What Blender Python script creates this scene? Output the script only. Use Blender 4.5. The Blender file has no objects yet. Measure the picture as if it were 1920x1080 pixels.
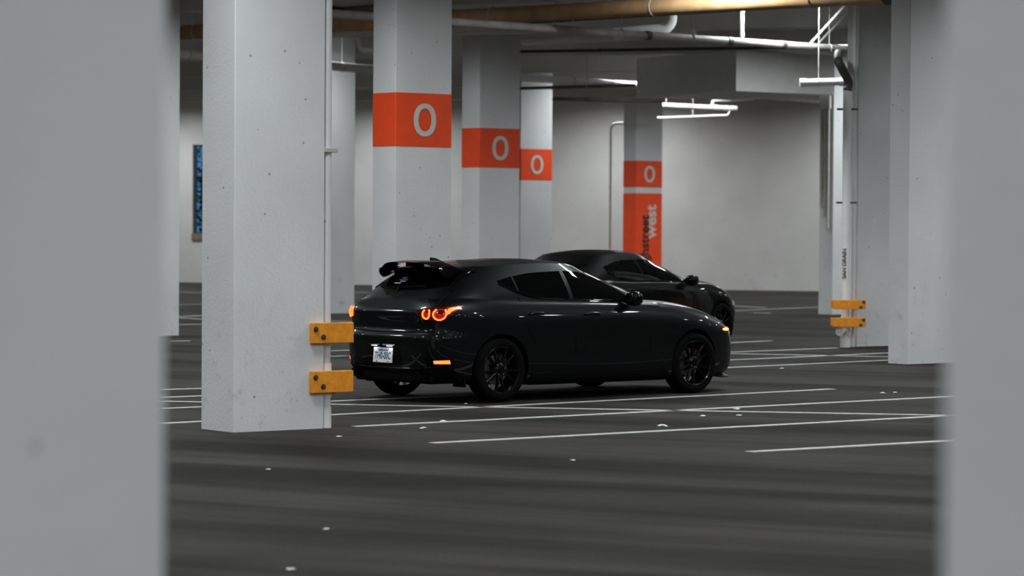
import bpy, bmesh, math, random
import numpy as np
from mathutils import Vector, Matrix
from mathutils.bvhtree import BVHTree

random.seed(7)
R = math.radians
sc = bpy.context.scene
C = sc.collection

# ------------------------------------------------------------------ camera
FPX, CX, CY, EYE = 5400.0, 960.0, 540.0, 1.77
PITCH, ROLL = math.atan(117.0 / FPX), R(0.36)
FWD = Vector((0, math.cos(PITCH), -math.sin(PITCH)))
R0 = Vector((1, 0, 0)); U0 = Vector((0, math.sin(PITCH), math.cos(PITCH)))
RT = R0 * math.cos(ROLL) + U0 * math.sin(ROLL)
UP = U0 * math.cos(ROLL) - R0 * math.sin(ROLL)
cam_d = bpy.data.cameras.new('camera'); cam = bpy.data.objects.new('camera', cam_d); C.objects.link(cam)
cam.matrix_world = Matrix(((RT.x, UP.x, -FWD.x, 0), (RT.y, UP.y, -FWD.y, 0), (RT.z, UP.z, -FWD.z, EYE), (0, 0, 0, 1)))
cam_d.sensor_width = 36.0
cam_d.lens = 36.0 * FPX / 1920.0
cam_d.clip_start = 0.1; cam_d.clip_end = 400
cam_d.dof.use_dof = True; cam_d.dof.focus_distance = 28.5; cam_d.dof.aperture_fstop = 2.6
sc.camera = cam

# ------------------------------------------------------------------ world, exposure
w = bpy.data.worlds.new('dusk'); sc.world = w; w.use_nodes = True
w.node_tree.nodes['Background'].inputs[0].default_value = (0.07, 0.19, 0.32, 1)
w.node_tree.nodes['Background'].inputs[1].default_value = 0.9
sc.view_settings.view_transform = 'Standard'
sc.view_settings.look = 'None'
sc.view_settings.gamma = 1.0
sc.view_settings.use_curve_mapping = False
sc.view_settings.exposure = 0.22
LIGHT_POWER = 155.0
LIGHT_COL = (0.93, 0.98, 1.0)
CEIL, BEAM = 5.75, 5.15

# ------------------------------------------------------------------ place helpers (a pixel's ray met with a real plane)
def ray(px, py):
    return (FWD * FPX + RT * (px - CX) + UP * (CY - py)).normalized()
def at_z(px, py, z):
    d = ray(px, py); t = (z - EYE) / d.z
    return Vector((0, 0, EYE)) + d * t
def at_d(px, py, D):
    d = ray(px, py); return Vector((0, 0, EYE)) + d * (D / d.y)
def ground(px, py):
    return at_z(px, py, 0.0)

# ------------------------------------------------------------------ materials
def mat(name, col, rough=0.6, metal=0.0, coat=0.0, coat_rough=0.03, emit=None, estr=0.0, var=0.0, vscale=4.0, bump=0.0, bscale=60.0, trans=0.0, spec=0.5):
    m = bpy.data.materials.new(name); m.use_nodes = True
    nt = m.node_tree; b = nt.nodes['Principled BSDF']
    b.inputs['Base Color'].default_value = (*col, 1)
    b.inputs['Roughness'].default_value = rough
    b.inputs['Metallic'].default_value = metal
    b.inputs['Coat Weight'].default_value = coat
    b.inputs['Coat Roughness'].default_value = coat_rough
    b.inputs['Specular IOR Level'].default_value = spec
    b.inputs['Transmission Weight'].default_value = trans
    if emit:
        b.inputs['Emission Color'].default_value = (*emit, 1); b.inputs['Emission Strength'].default_value = estr
    if var or bump:
        tc = nt.nodes.new('ShaderNodeTexCoord')
    if var:
        n = nt.nodes.new('ShaderNodeTexNoise'); n.inputs['Scale'].default_value = vscale; n.inputs['Detail'].default_value = 6
        nt.links.new(tc.outputs['Object'], n.inputs['Vector'])
        r = nt.nodes.new('ShaderNodeMapRange'); r.inputs['From Min'].default_value = .3; r.inputs['From Max'].default_value = .7
        r.inputs['To Min'].default_value = 1 - var; r.inputs['To Max'].default_value = 1 + var
        nt.links.new(n.outputs['Fac'], r.inputs['Value'])
        mx = nt.nodes.new('ShaderNodeVectorMath'); mx.operation = 'SCALE'
        mx.inputs[0].default_value = col
        nt.links.new(r.outputs['Result'], mx.inputs['Scale'])
        nt.links.new(mx.outputs['Vector'], b.inputs['Base Color'])
    if bump:
        n2 = nt.nodes.new('ShaderNodeTexNoise'); n2.inputs['Scale'].default_value = bscale; n2.inputs['Detail'].default_value = 4
        nt.links.new(tc.outputs['Object'], n2.inputs['Vector'])
        bp = nt.nodes.new('ShaderNodeBump'); bp.inputs['Strength'].default_value = bump; bp.inputs['Distance'].default_value = .01
        nt.links.new(n2.outputs['Fac'], bp.inputs['Height']); nt.links.new(bp.outputs['Normal'], b.inputs['Normal'])
    return m

def painted_concrete(name, col, dirt=0.6):
    m = bpy.data.materials.new(name); m.use_nodes = True
    nt = m.node_tree; N = nt.nodes; L = nt.links; b = N['Principled BSDF']
    b.inputs['Roughness'].default_value = 0.55
    g = N.new('ShaderNodeNewGeometry')
    n1 = N.new('ShaderNodeTexNoise'); n1.inputs['Scale'].default_value = 1.1; n1.inputs['Detail'].default_value = 5
    L.new(g.outputs['Position'], n1.inputs['Vector'])
    r1 = N.new('ShaderNodeMapRange'); r1.inputs[1].default_value = .3; r1.inputs[2].default_value = .7; r1.inputs[3].default_value = .93; r1.inputs[4].default_value = 1.05
    L.new(n1.outputs['Fac'], r1.inputs[0])
    # pinholes and chips
    v = N.new('ShaderNodeTexVoronoi'); v.inputs['Scale'].default_value = 5.0
    L.new(g.outputs['Position'], v.inputs['Vector'])
    rv = N.new('ShaderNodeMapRange'); rv.inputs[1].default_value = .045; rv.inputs[2].default_value = .075; rv.inputs[3].default_value = .45; rv.inputs[4].default_value = 1.0
    L.new(v.outputs['Distance'], rv.inputs[0])
    # scuffs and splashes low on the concrete
    n3 = N.new('ShaderNodeTexNoise'); n3.inputs['Scale'].default_value = 5.5; n3.inputs['Detail'].default_value = 8; n3.inputs['Roughness'].default_value = .7
    L.new(g.outputs['Position'], n3.inputs['Vector'])
    r3 = N.new('ShaderNodeMapRange'); r3.inputs[1].default_value = .57; r3.inputs[2].default_value = .75; r3.inputs[3].default_value = 0; r3.inputs[4].default_value = dirt
    L.new(n3.outputs['Fac'], r3.inputs[0])
    sx = N.new('ShaderNodeSeparateXYZ'); L.new(g.outputs['Position'], sx.inputs[0])
    rz = N.new('ShaderNodeMapRange'); rz.inputs[1].default_value = .15; rz.inputs[2].default_value = 1.25; rz.inputs[3].default_value = 1; rz.inputs[4].default_value = 0.08
    L.new(sx.outputs['Z'], rz.inputs[0])
    mm = N.new('ShaderNodeMath'); mm.operation = 'MULTIPLY'; L.new(r3.outputs[0], mm.inputs[0]); L.new(rz.outputs[0], mm.inputs[1])
    m1 = N.new('ShaderNodeMath'); m1.operation = 'MULTIPLY'; L.new(r1.outputs[0], m1.inputs[0]); L.new(rv.outputs[0], m1.inputs[1])
    sc1 = N.new('ShaderNodeVectorMath'); sc1.operation = 'SCALE'; sc1.inputs[0].default_value = col; L.new(m1.outputs[0], sc1.inputs['Scale'])
    mix = N.new('ShaderNodeMixRGB'); mix.inputs[2].default_value = (.14, .125, .10, 1)
    L.new(mm.outputs[0], mix.inputs[0]); L.new(sc1.outputs[0], mix.inputs[1]); L.new(mix.outputs[0], b.inputs['Base Color'])
    n4 = N.new('ShaderNodeTexNoise'); n4.inputs['Scale'].default_value = 35; n4.inputs['Detail'].default_value = 5
    L.new(g.outputs['Position'], n4.inputs['Vector'])
    bp = N.new('ShaderNodeBump'); bp.inputs['Strength'].default_value = .25; bp.inputs['Distance'].default_value = .01
    L.new(n4.outputs['Fac'], bp.inputs['Height']); L.new(bp.outputs['Normal'], b.inputs['Normal'])
    return m

def asphalt():
    m = bpy.data.materials.new('asphalt'); m.use_nodes = True
    nt = m.node_tree; N = nt.nodes; L = nt.links; b = N['Principled BSDF']
    b.inputs['Roughness'].default_value = 0.8; b.inputs['Specular IOR Level'].default_value = .06
    g = N.new('ShaderNodeNewGeometry')
    mr = N.new('ShaderNodeMapping'); mr.inputs['Rotation'].default_value = (0, 0, R(26)); L.new(g.outputs['Position'], mr.inputs['Vector'])
    mp = N.new('ShaderNodeMapping'); mp.inputs['Scale'].default_value = (.06, 1.0, 1)
    L.new(mr.outputs[0], mp.inputs['Vector'])
    n1 = N.new('ShaderNodeTexNoise'); n1.inputs['Scale'].default_value = 1.0; n1.inputs['Detail'].default_value = 4; n1.inputs['Roughness'].default_value = .6; n1.inputs['Distortion'].default_value = .6
    L.new(mp.outputs[0], n1.inputs['Vector'])
    r1 = N.new('ShaderNodeMapRange'); r1.inputs[1].default_value = .36; r1.inputs[2].default_value = .6; r1.inputs[3].default_value = .42; r1.inputs[4].default_value = 1.2
    L.new(n1.outputs['Fac'], r1.inputs[0])
    n2 = N.new('ShaderNodeTexNoise'); n2.inputs['Scale'].default_value = .5; n2.inputs['Detail'].default_value = 5
    L.new(g.outputs['Position'], n2.inputs['Vector'])
    r2 = N.new('ShaderNodeMapRange'); r2.inputs[1].default_value = .3; r2.inputs[2].default_value = .7; r2.inputs[3].default_value = .8; r2.inputs[4].default_value = 1.25
    L.new(n2.outputs['Fac'], r2.inputs[0])
    n3 = N.new('ShaderNodeTexNoise'); n3.inputs['Scale'].default_value = 55; n3.inputs['Detail'].default_value = 3
    L.new(g.outputs['Position'], n3.inputs['Vector'])
    r3 = N.new('ShaderNodeMapRange'); r3.inputs[1].default_value = .3; r3.inputs[2].default_value = .7; r3.inputs[3].default_value = .7; r3.inputs[4].default_value = 1.3
    L.new(n3.outputs['Fac'], r3.inputs[0])
    a = N.new('ShaderNodeMath'); a.operation = 'MULTIPLY'; L.new(r1.outputs[0], a.inputs[0]); L.new(r2.outputs[0], a.inputs[1])
    a2 = N.new('ShaderNodeMath'); a2.operation = 'MULTIPLY'; L.new(a.outputs[0], a2.inputs[0]); L.new(r3.outputs[0], a2.inputs[1])
    s = N.new('ShaderNodeVectorMath'); s.operation = 'SCALE'; s.inputs[0].default_value = (.0325, .0300, .0272); L.new(a2.outputs[0], s.inputs['Scale'])
    L.new(s.outputs[0], b.inputs['Base Color'])
    bp = N.new('ShaderNodeBump'); bp.inputs['Strength'].default_value = .35; bp.inputs['Distance'].default_value = .01
    L.new(n3.outputs['Fac'], bp.inputs['Height']); L.new(bp.outputs['Normal'], b.inputs['Normal'])
    return m

M = {}
M['conc'] = painted_concrete('painted_concrete', (.70, .71, .71))
M['wallc'] = painted_concrete('painted_wall', (.56, .555, .535), .4)
M['rawwall'] = mat('raw_wall', (.14, .135, .13), .85, var=.12, vscale=1.2)
M['ceil'] = mat('raw_ceiling', (.72, .70, .665), .85, var=.12, vscale=1.2)
M['beam'] = mat('raw_beam', (.72, .70, .665), .8, var=.12, vscale=1.0)
M['floor'] = asphalt()
M['line'] = mat('line_paint', (.42, .42, .41), .7, var=.25, vscale=9)
M['orange'] = mat('orange_paint', (.88, .066, .004), .5, var=.05, vscale=6)
M['white_sign'] = mat('sign_white', (.62, .62, .56), .5, var=.03)
M['black_sign'] = mat('sign_black', (.012, .011, .011), .5, var=.05)
M['yellow'] = mat('guard_yellow', (.84, .30, .008), .55, var=.14, vscale=18, bump=.2)
M['bolt'] = mat('bolt_steel', (.12, .11, .10), .45, metal=.8, var=.2)
M['pipe_white'] = mat('pipe_white', (.80, .80, .78), .4, var=.06)
M['pipe_grey'] = mat('pipe_grey', (.46, .45, .42), .5, var=.2, vscale=5)
M['pipe_tan'] = mat('pipe_tan', (.42, .26, .125), .6, var=.18, vscale=5)
M['pipe_dark'] = mat('pipe_dark', (.06, .055, .05), .6, var=.2)
M['duct'] = mat('duct_white', (.86, .86, .84), .45, var=.04)
M['steel'] = mat('rod_steel', (.55, .55, .54), .4, metal=.3, var=.1)
M['housing'] = mat('lamp_housing', (.75, .75, .75), .4, var=.03)
M['paint'] = mat('grey_car_paint', (.007, .0088, .0096), .38, metal=.9, coat=.5, coat_rough=.03, var=.04, vscale=40)
M['paint2'] = mat('black_car_paint', (.0012, .0012, .0014), .4, metal=.0, coat=.3, coat_rough=.03, spec=.04, var=.04, vscale=40)
M['glass'] = mat('tinted_glass', (.001, .0012, .0014), .03, coat=.0, var=.03, spec=.35)
M['gloss'] = mat('gloss_black', (.0015, .0015, .0015), .10, coat=.0, var=.03, spec=.3)
M['plastic'] = mat('black_plastic', (.0025, .0025, .0025), .6, var=.08, spec=.08)
M['tyre'] = mat('tyre_rubber', (.003, .003, .003), .85, var=.1, bump=.15, spec=.06)
M['rim'] = mat('rim_black', (.003, .003, .004), .25, metal=.1, coat=.2, var=.05, spec=.15)
M['disc'] = mat('brake_steel', (.25, .25, .25), .35, metal=.9, var=.1)
M['chrome'] = mat('chrome', (.55, .55, .55), .12, metal=1.0, var=.03)
M['caliper'] = mat('caliper_orange', (.07, .02, .004), .5, var=.05)
M['tail_on'] = mat('tail_lamp_lit', (.5, .02, .01), .3, emit=(1, .115, .018), estr=3.6, var=.02)
M['tail_soft'] = mat('tail_lamp_glow', (.25, .008, .004), .15, coat=.5, emit=(1, .02, .002), estr=.22, var=.02)
M['tail_lens'] = mat('tail_lens', (.035, .002, .002), .08, coat=1, emit=(1, .01, .0), estr=.018, var=.02)
M['amber'] = mat('amber_lamp', (.6, .12, .02), .3, emit=(1, .32, .09), estr=3.0, var=.02)
M['amber_dim'] = mat('amber_dim', (.4, .05, .01), .3, emit=(1, .10, .01), estr=.8, var=.02)
M['lens_clear'] = mat('clear_lens', (.03, .03, .032), .05, coat=1, var=.02)
M['plate'] = mat('plate_white', (.85, .88, .92), .4, var=.03)
M['plate_ink'] = mat('plate_ink', (.03, .05, .10), .5, var=.05)
M['plate_lamp'] = mat('plate_lamp', (.8, .8, .8), .4, emit=(.9, .95, 1), estr=14, var=.02)
M['sticker'] = mat('sticker_pale', (.30, .38, .44), .4, var=.1)
M['frame'] = mat('window_frame', (.05, .05, .05), .5, var=.1)
M['bark'] = mat('bark', (.012, .011, .010), .9, var=.2)
M['leafm'] = mat('dark_leaf', (.010, .016, .014), .8, var=.2)
M['sill'] = mat('sill_brown', (.20, .13, .08), .7, var=.2)
M['paper'] = mat('paper', (.7, .7, .68), .8, var=.1)
M['conduit'] = mat('conduit_paint', (.56, .54, .49), .5, var=.12)
pm = bpy.data.materials.new('window_pane'); pm.use_nodes = True
_b = pm.node_tree.nodes['Principled BSDF']; _b.inputs['Base Color'].default_value = (.85, .92, 1, 1); _b.inputs['Roughness'].default_value = .02
_b.inputs['Transmission Weight'].default_value = 1.0; _b.inputs['IOR'].default_value = 1.1
M['pane'] = pm

# ------------------------------------------------------------------ mesh helpers
def smooth_by_angle(me, deg=38):
    bm = bmesh.new(); bm.from_mesh(me)
    lim = R(deg)
    for f in bm.faces: f.smooth = True
    for e in bm.edges:
        if len(e.link_faces) == 2:
            try: e.smooth = e.calc_face_angle() < lim
            except ValueError: e.smooth = True
    bm.to_mesh(me); bm.free()

def obj(name, bm, m, parent=None, smooth=None):
    me = bpy.data.meshes.new(name)
    if isinstance(bm, tuple):
        me.from_pydata(bm[0], [], bm[1])
        b2 = bmesh.new(); b2.from_mesh(me); bmesh.ops.recalc_face_normals(b2, faces=b2.faces); b2.to_mesh(me); b2.free()
    else:
        bmesh.ops.recalc_face_normals(bm, faces=bm.faces)
        bm.to_mesh(me); bm.free()
    me.materials.append(m)
    if smooth: smooth_by_angle(me, smooth)
    o = bpy.data.objects.new(name, me); C.objects.link(o)
    if parent: o.parent = parent
    return o

def tag(o, label, cat=None, group=None, kind=None):
    o['label'] = label
    if cat: o['category'] = cat
    if group: o['group'] = group
    if kind: o['kind'] = kind
    return o

def empty(name, loc=(0, 0, 0), rz=0):
    o = bpy.data.objects.new(name, None); C.objects.link(o)
    o.location = loc; o.rotation_euler = (0, 0, rz); o.empty_display_size = .1
    return o

def box(bm, lo, hi, bev=0.0, mtx=None):
    x0, y0, z0 = lo; x1, y1, z1 = hi
    g = bmesh.ops.create_cube(bm, size=1.0)
    vs = g['verts']
    for v in vs:
        v.co = Vector(((x0 + x1) / 2 + v.co.x * (x1 - x0), (y0 + y1) / 2 + v.co.y * (y1 - y0), (z0 + z1) / 2 + v.co.z * (z1 - z0)))
    if bev:
        es = list({e for v in vs for e in v.link_edges})
        r = bmesh.ops.bevel(bm, geom=es, offset=bev, segments=2, affect='EDGES', profile=.5)
        vs = [v for v in r['verts']] if r['verts'] else vs
        vs = list({v for f in r['faces'] for v in f.verts} | {v for v in vs if v.is_valid})
    if mtx is not None:
        allv = set(v for v in vs if v.is_valid)
        # gather the whole island
        st = list(allv)
        while st:
            a = st.pop()
            for e in a.link_edges:
                o2 = e.other_vert(a)
                if o2 not in allv: allv.add(o2); st.append(o2)
        for v in allv: v.co = mtx @ v.co
    return bm

def tube(bm, pts, r, seg=14, cap=True):
    pts = [Vector(p) for p in pts]
    rings = []
    prev = None
    for i, p in enumerate(pts):
        if i == 0: t = pts[1] - pts[0]
        elif i == len(pts) - 1: t = pts[-1] - pts[-2]
        else: t = (pts[i + 1] - p).normalized() + (p - pts[i - 1]).normalized()
        t.normalize()
        ref = Vector((0, 0, 1)) if abs(t.z) < .95 else Vector((1, 0, 0))
        if prev is not None and abs(prev.dot(t)) < .95: ref = prev
        a = t.cross(ref).normalized(); b2 = a.cross(t).normalized()
        prev = b2
        rr = r[i] if isinstance(r, (list, tuple)) else r
        k = 1.0
        if 0 < i < len(pts) - 1:
            c = (pts[i + 1] - p).normalized().dot((p - pts[i - 1]).normalized())
            k = 1.0 / max(.5, math.sqrt((1 + c) / 2))
        rings.append([bm.verts.new(p + (a * math.cos(2 * math.pi * j / seg) + b2 * math.sin(2 * math.pi * j / seg)) * rr) for j in range(seg)])
    for i in range(len(rings) - 1):
        for j in range(seg):
            bm.faces.new((rings[i][j], rings[i][(j + 1) % seg], rings[i + 1][(j + 1) % seg], rings[i + 1][j]))
    if cap:
        bm.faces.new(rings[0][::-1]); bm.faces.new(rings[-1])
    return bm

def fillet(pts, rad=.12, n=5):
    pts = [Vector(p) for p in pts]; out = [pts[0]]
    for i in range(1, len(pts) - 1):
        p = pts[i]; a = (pts[i - 1] - p); b = (pts[i + 1] - p)
        ra = min(rad, a.length * .45, b.length * .45)
        p0 = p + a.normalized() * ra; p1 = p + b.normalized() * ra
        for k in range(n + 1):
            t = k / n
            out.append(p0 * (1 - t) ** 2 + p * 2 * t * (1 - t) + p1 * t * t)
    out.append(pts[-1])
    return out

def lathe_y(bm, prof, seg=48, arc=None):
    """profile of (radius, y) spun about the Y axis"""
    rings = []
    for (r, y) in prof:
        rings.append([bm.verts.new((r * math.cos(2 * math.pi * j / seg), y, r * math.sin(2 * math.pi * j / seg))) for j in range(seg)])
    for i in range(len(rings) - 1):
        for j in range(seg):
            bm.faces.new((rings[i][j], rings[i][(j + 1) % seg], rings[i + 1][(j + 1) % seg], rings[i + 1][j]))
    return rings

def text_mesh(s, size, offset=0.0, extrude=.002, sx=1.0):
    cu = bpy.data.curves.new('lettering', 'FONT'); cu.body = s; cu.size = size; cu.align_x = 'CENTER'; cu.align_y = 'CENTER'
    cu.offset = offset; cu.extrude = extrude
    o = bpy.data.objects.new('lettering_tmp', cu); C.objects.link(o)
    dg = bpy.context.evaluated_depsgraph_get()
    me = bpy.data.meshes.new_from_object(o.evaluated_get(dg))
    bpy.data.objects.remove(o); bpy.data.curves.remove(cu)
    for v in me.vertices: v.co.x *= sx
    return me

# ------------------------------------------------------------------ building axes
ALPHA = R(38)
AX = Vector((math.cos(ALPHA), math.sin(ALPHA), 0))        # along a column's long face, going away
BX = Vector((-math.sin(ALPHA), math.cos(ALPHA), 0))       # along its short face, going away
WD = Vector((math.cos(R(20)), -math.sin(R(20)), 0))       # along the far wall and the beams
WN = Vector((math.sin(R(20)), math.cos(R(20)), 0))        # away from the camera, across them
W0 = Vector((-1.28, 83.55, 0))                            # a point at the foot of the far wall
def frame_mtx(o, x, y):
    x = x.normalized(); y = y.normalized(); z = x.cross(y)
    return Matrix(((x.x, y.x, z.x, o.x), (x.y, y.y, z.y, o.y), (x.z, y.z, z.z, o.z), (0, 0, 0, 1)))

# ------------------------------------------------------------------ floor, ceiling, walls
bm = bmesh.new()
box(bm, (-30, -46, -.2), (34, 100, 0))
floor = obj('floor', bm, M['floor'])
tag(floor, 'dark asphalt garage floor with worn tyre tracks and white stall lines', 'floor', kind='structure')
bm = bmesh.new(); box(bm, (-30, -46, CEIL), (34, 100, CEIL + .25))
tag(obj('ceiling', bm, M['ceil']), 'grey concrete ceiling slab above the beams', 'ceiling', kind='structure')

# far wall with a window opening at the side seen past the columns
mw = frame_mtx(W0, WD, WN)
def wall_x(px):      # where the ray's plan position meets the wall plane
    d = ray(px, 423); n = WN
    t = W0.dot(n) / Vector((d.x, d.y, 0)).dot(n)
    return (Vector((d.x * t, d.y * t, 0)) - W0).dot(WD)
wx0 = wall_x(361); wx1 = wx0 + 2.4
sL = FPX / 87.0
wz1 = EYE + (419.2 - 272) / sL; wz0 = EYE - (450 - 419.2) / sL
far = obj('wall_far', box(bmesh.new(), (wx1, 0, 0), (32, .3, CEIL), 0, mw), M['wallc'])
tag(far, 'white painted concrete wall closing the far end of the garage', 'wall', kind='structure')
for lo, hi in (((-34, 0, 0), (wx0, .3, CEIL)), ((wx0, 0, 0), (wx1, .3, wz0)), ((wx0, 0, wz1), (wx1, .3, CEIL))):
    obj('wall_panel', box(bmesh.new(), lo, hi, 0, mw), M['wallc'], far)
bm = bmesh.new(); box(bm, (-29.5, -45.5, 0), (-29.2, 96, CEIL))
tag(obj('wall_left', bm, M['rawwall']), 'raw grey side wall beyond the first column row', 'wall', kind='structure')
bm = bmesh.new(); box(bm, (33.2, -45.5, 0), (33.5, 80, CEIL))
tag(obj('wall_right', bm, M['rawwall']), 'raw grey side wall beyond the piers', 'wall', kind='structure')
bm = bmesh.new(); box(bm, (-29.5, -45.8, 0), (33.5, -45.5, CEIL))
tag(obj('wall_back', bm, M['rawwall']), 'raw grey wall at the near end of the garage', 'wall', kind='structure')
# window
bm = bmesh.new()
for lo, hi in (((wx0, .06, wz0), (wx0 + .05, .2, wz1)), ((wx1 - .05, .06, wz0), (wx1, .2, wz1)),
               ((wx0 + .05, .06, wz1 - .05), (wx1 - .05, .2, wz1)), ((wx0 + .05, .06, wz0), (wx1 - .05, .2, wz0 + .05))):
    box(bm, lo, hi, 0, mw)
win = obj('window_1', bm, M['frame'])
tag(win, 'tall window in the far wall with dusk sky and branches outside', 'window', kind='structure')
for k in range(3):
    xa = wx0 + .05 + k * (wx1 - wx0 - .1) / 3; xb = xa + (wx1 - wx0 - .1) / 3
    obj('pane', box(bmesh.new(), (xa + .01, .12, wz0 + .05), (xb - .01, .13, wz1 - .05), 0, mw), M['pane'], win)
for zz in np.linspace(wz0 + .5, wz0 + 1.6, 4):
    obj('guard_bar', box(bmesh.new(), (wx0 + .05, .16, zz - .018), (wx1 - .05, .19, zz + .018), 0, mw), M['frame'], win)
obj('sill', box(bmesh.new(), (wx0 - .02, -.05, wz0 - .0), (wx1 + .02, .06, wz0 + .2), .01, mw), M['sill'], win)

# beams parallel to the far wall
d_wall = W0.dot(WN)
beam_first = None
nb = 0
for k in range(13):
    dn = d_wall - 5.57 - 6.2 * k
    if dn < 3: break
    o0 = WN * dn
    mtx = frame_mtx(o0, WD, WN)
    b = obj('beam', box(bmesh.new(), ((-28.5 - .342 * dn) / .94, -.25, BEAM), ((32 - .342 * dn) / .94, .25, CEIL + .02), .02, mtx), M['beam'])
    tag(b, 'grey concrete ceiling beam running parallel to the far wall', 'beam', 'ceiling beams', 'structure')

# ------------------------------------------------------------------ luminaires: recessed between the beams
proto_me = bpy.data.meshes.new('housing')
bm = bmesh.new()
box(bm, (-.62, -.17, .0), (.62, .17, .06), .008)
for s in (-1, 1):
    box(bm, (-.62, s * .17 - .01, -.05), (.62, s * .17 + .01, .0))
    box(bm, (s * .62 - .01, -.17, -.05), (s * .62 + .01, .17, .0))
bmesh.ops.recalc_face_normals(bm, faces=bm.faces); bm.to_mesh(proto_me); bm.free(); proto_me.materials.append(M['housing'])
area = bpy.data.lights.new('tube_light', 'AREA'); area.shape = 'RECTANGLE'; area.size = 1.2; area.size_y = .3
area.energy = LIGHT_POWER; area.color = LIGHT_COL; area.spread = R(168)
nl = 0
for k in range(20):
    dn = d_wall - 5.57 + 3.1 - 6.2 * k
    if dn < -38: break
    for lx in ((-18, -11, -4.5, 7.0, 14, 21) if k in (3, 4) else (-18, -11, -4.2, 2.6, 9.4, 16.2, 23)):
        p = WN * dn + WD * ((lx + (1.7 if k % 2 else 0) - .342 * dn) / .94)
        if k == 4 and lx == 7.0: p = Vector((6.1, 52.4, 0))
        if k == 3 and lx == -4.5: p = Vector((3.4, 58.9, 0))
        if not (-28 < p.x < 32 and -44 < p.y < 95): continue
        if p.y < -12 and not -15 < p.x < 18: continue
        e = empty('ceiling_light', (p.x, p.y, CEIL - .22), R(-20))
        tag(e, 'flat white luminaire fixed to the ceiling between two beams', 'light fixture', 'ceiling luminaires')
        h = bpy.data.objects.new('housing', proto_me); C.objects.link(h); h.parent = e
        st = obj('stem', box(bmesh.new(), (-.02, -.02, .055), (.02, .02, .23)), M['steel'], e)
        lo = bpy.data.objects.new('tube_light', area); C.objects.link(lo); lo.parent = e; lo.location = (0, 0, -.012)
        nl += 1

# ------------------------------------------------------------------ floor paint
def line(p, q, wd=.13):
    a = ground(*p); b = ground(*q); t = (b - a).normalized(); n = Vector((-t.y, t.x, 0)) * wd / 2
    z = .004
    vs = []
    segs = 10
    bm = bmesh.new(); prev = None
    for i in range(segs + 1):
        c = a.lerp(b, i / segs)
        j = 1 + random.uniform(-.1, .1)
        cur = [bm.verts.new((c + n * j).to_tuple()[:2] + (z,)), bm.verts.new((c - n * j).to_tuple()[:2] + (z,)),
               bm.verts.new((c - n * j).to_tuple()[:2] + (-.01,)), bm.verts.new((c + n * j).to_tuple()[:2] + (-.01,))]
        if prev:
            for k in range(4): bm.faces.new((prev[k], prev[(k + 1) % 4], cur[(k + 1) % 4], cur[k]))
        else: bm.faces.new(cur[::-1])
        prev = cur
    bm.faces.new(prev)
    obj('stall_line', bm, M['line'], floor)
for p, q in [((300, 766.5), (1198, 727.5)), ((290, 752.5), (1790, 779.3)), ((300, 794.5), (1561, 729.7)), ((665, 800), (1800, 743)),
             ((811, 831), (1800, 778.7)), ((1405, 847.5), (1810, 825)), ((1330, 645), (1445, 639)), ((1330, 662), (1569, 652.5)),
             ((1330, 662.5), (1690, 669.5)), ((1330, 677), (1690, 661)), ((1330, 691), (1690, 674.5)), ((1330, 584.5), (1533, 576)),
             ((1330, 571), (1434, 577)), ((1412, 586.5), (1444, 587.3)), ((330, 547.3), (380, 549)), ((330, 571.7), (380, 570.5)),
             ((330, 594.2), (380, 591.8)), ((330, 595.6), (380, 598.7)), ((330, 609), (380, 607.9)), ((320, 639.8), (355, 639.2)),
             ((300, 731), (420, 727.5)), ((300, 745.6), (420, 741)), ((610, 658.5), (665, 656.5)), ((610, 669), (650, 667.3)),
             ((600, 601.5), (662, 603.6)), ((660, 548), (705, 548.5))]:
    line(p, q, .115 if p[1] > 700 else .10)

# ------------------------------------------------------------------ columns
def column(name, corner, W, wd, label, band=None, cat='column', flip=False, mtl='conc'):
    """corner: foot of the edge nearest the camera; long face runs along AX, short face along BX"""
    mtx = frame_mtx(Vector((corner.x, corner.y, 0)), AX, BX)
    bm = bmesh.new()
    pts = [(.006, 0), (W - .006, 0), (W, .006), (W, wd - .006), (W - .006, wd), (.006, wd), (0, wd - .006), (0, .006)]
    zs = [-.02, CEIL + .01]
    rings = [[bm.verts.new(mtx @ Vector((x, y, z))) for x, y in pts] for z in zs]
    n = len(pts)
    for j in range(n): bm.faces.new((rings[0][j], rings[0][(j + 1) % n], rings[1][(j + 1) % n], rings[1][j]))
    bm.faces.new(rings[0][::-1]); bm.faces.new(rings[1])
    c = obj(name, bm, M[mtl])
    tag(c, label, cat, 'white garage columns', 'structure')
    c['mtx'] = [list(r) for r in mtx]
    return c, mtx

def wrap(parent, mtx, W, wd, z0, z1, name='orange_band', label=None):
    e = .004
    pts = [(.006 - e * .4, -e), (W - .006 + e * .4, -e), (W + e, .006 - e * .4), (W + e, wd - .006 + e * .4), (W - .006 + e * .4, wd + e), (.006 - e * .4, wd + e), (-e, wd - .006 + e * .4), (-e, .006 - e * .4)]
    bm = bmesh.new(); n = len(pts)
    r0 = [bm.verts.new(mtx @ Vector((x, y, z0))) for x, y in pts]; r1 = [bm.verts.new(mtx @ Vector((x, y, z1))) for x, y in pts]
    for j in range(n): bm.faces.new((r0[j], r0[(j + 1) % n], r1[(j + 1) % n], r1[j]))
    bm.faces.new(r0[::-1]); bm.faces.new(r1)
    o = obj(name, bm, M['orange'], parent)
    if label: o['label'] = label
    return o

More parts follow.
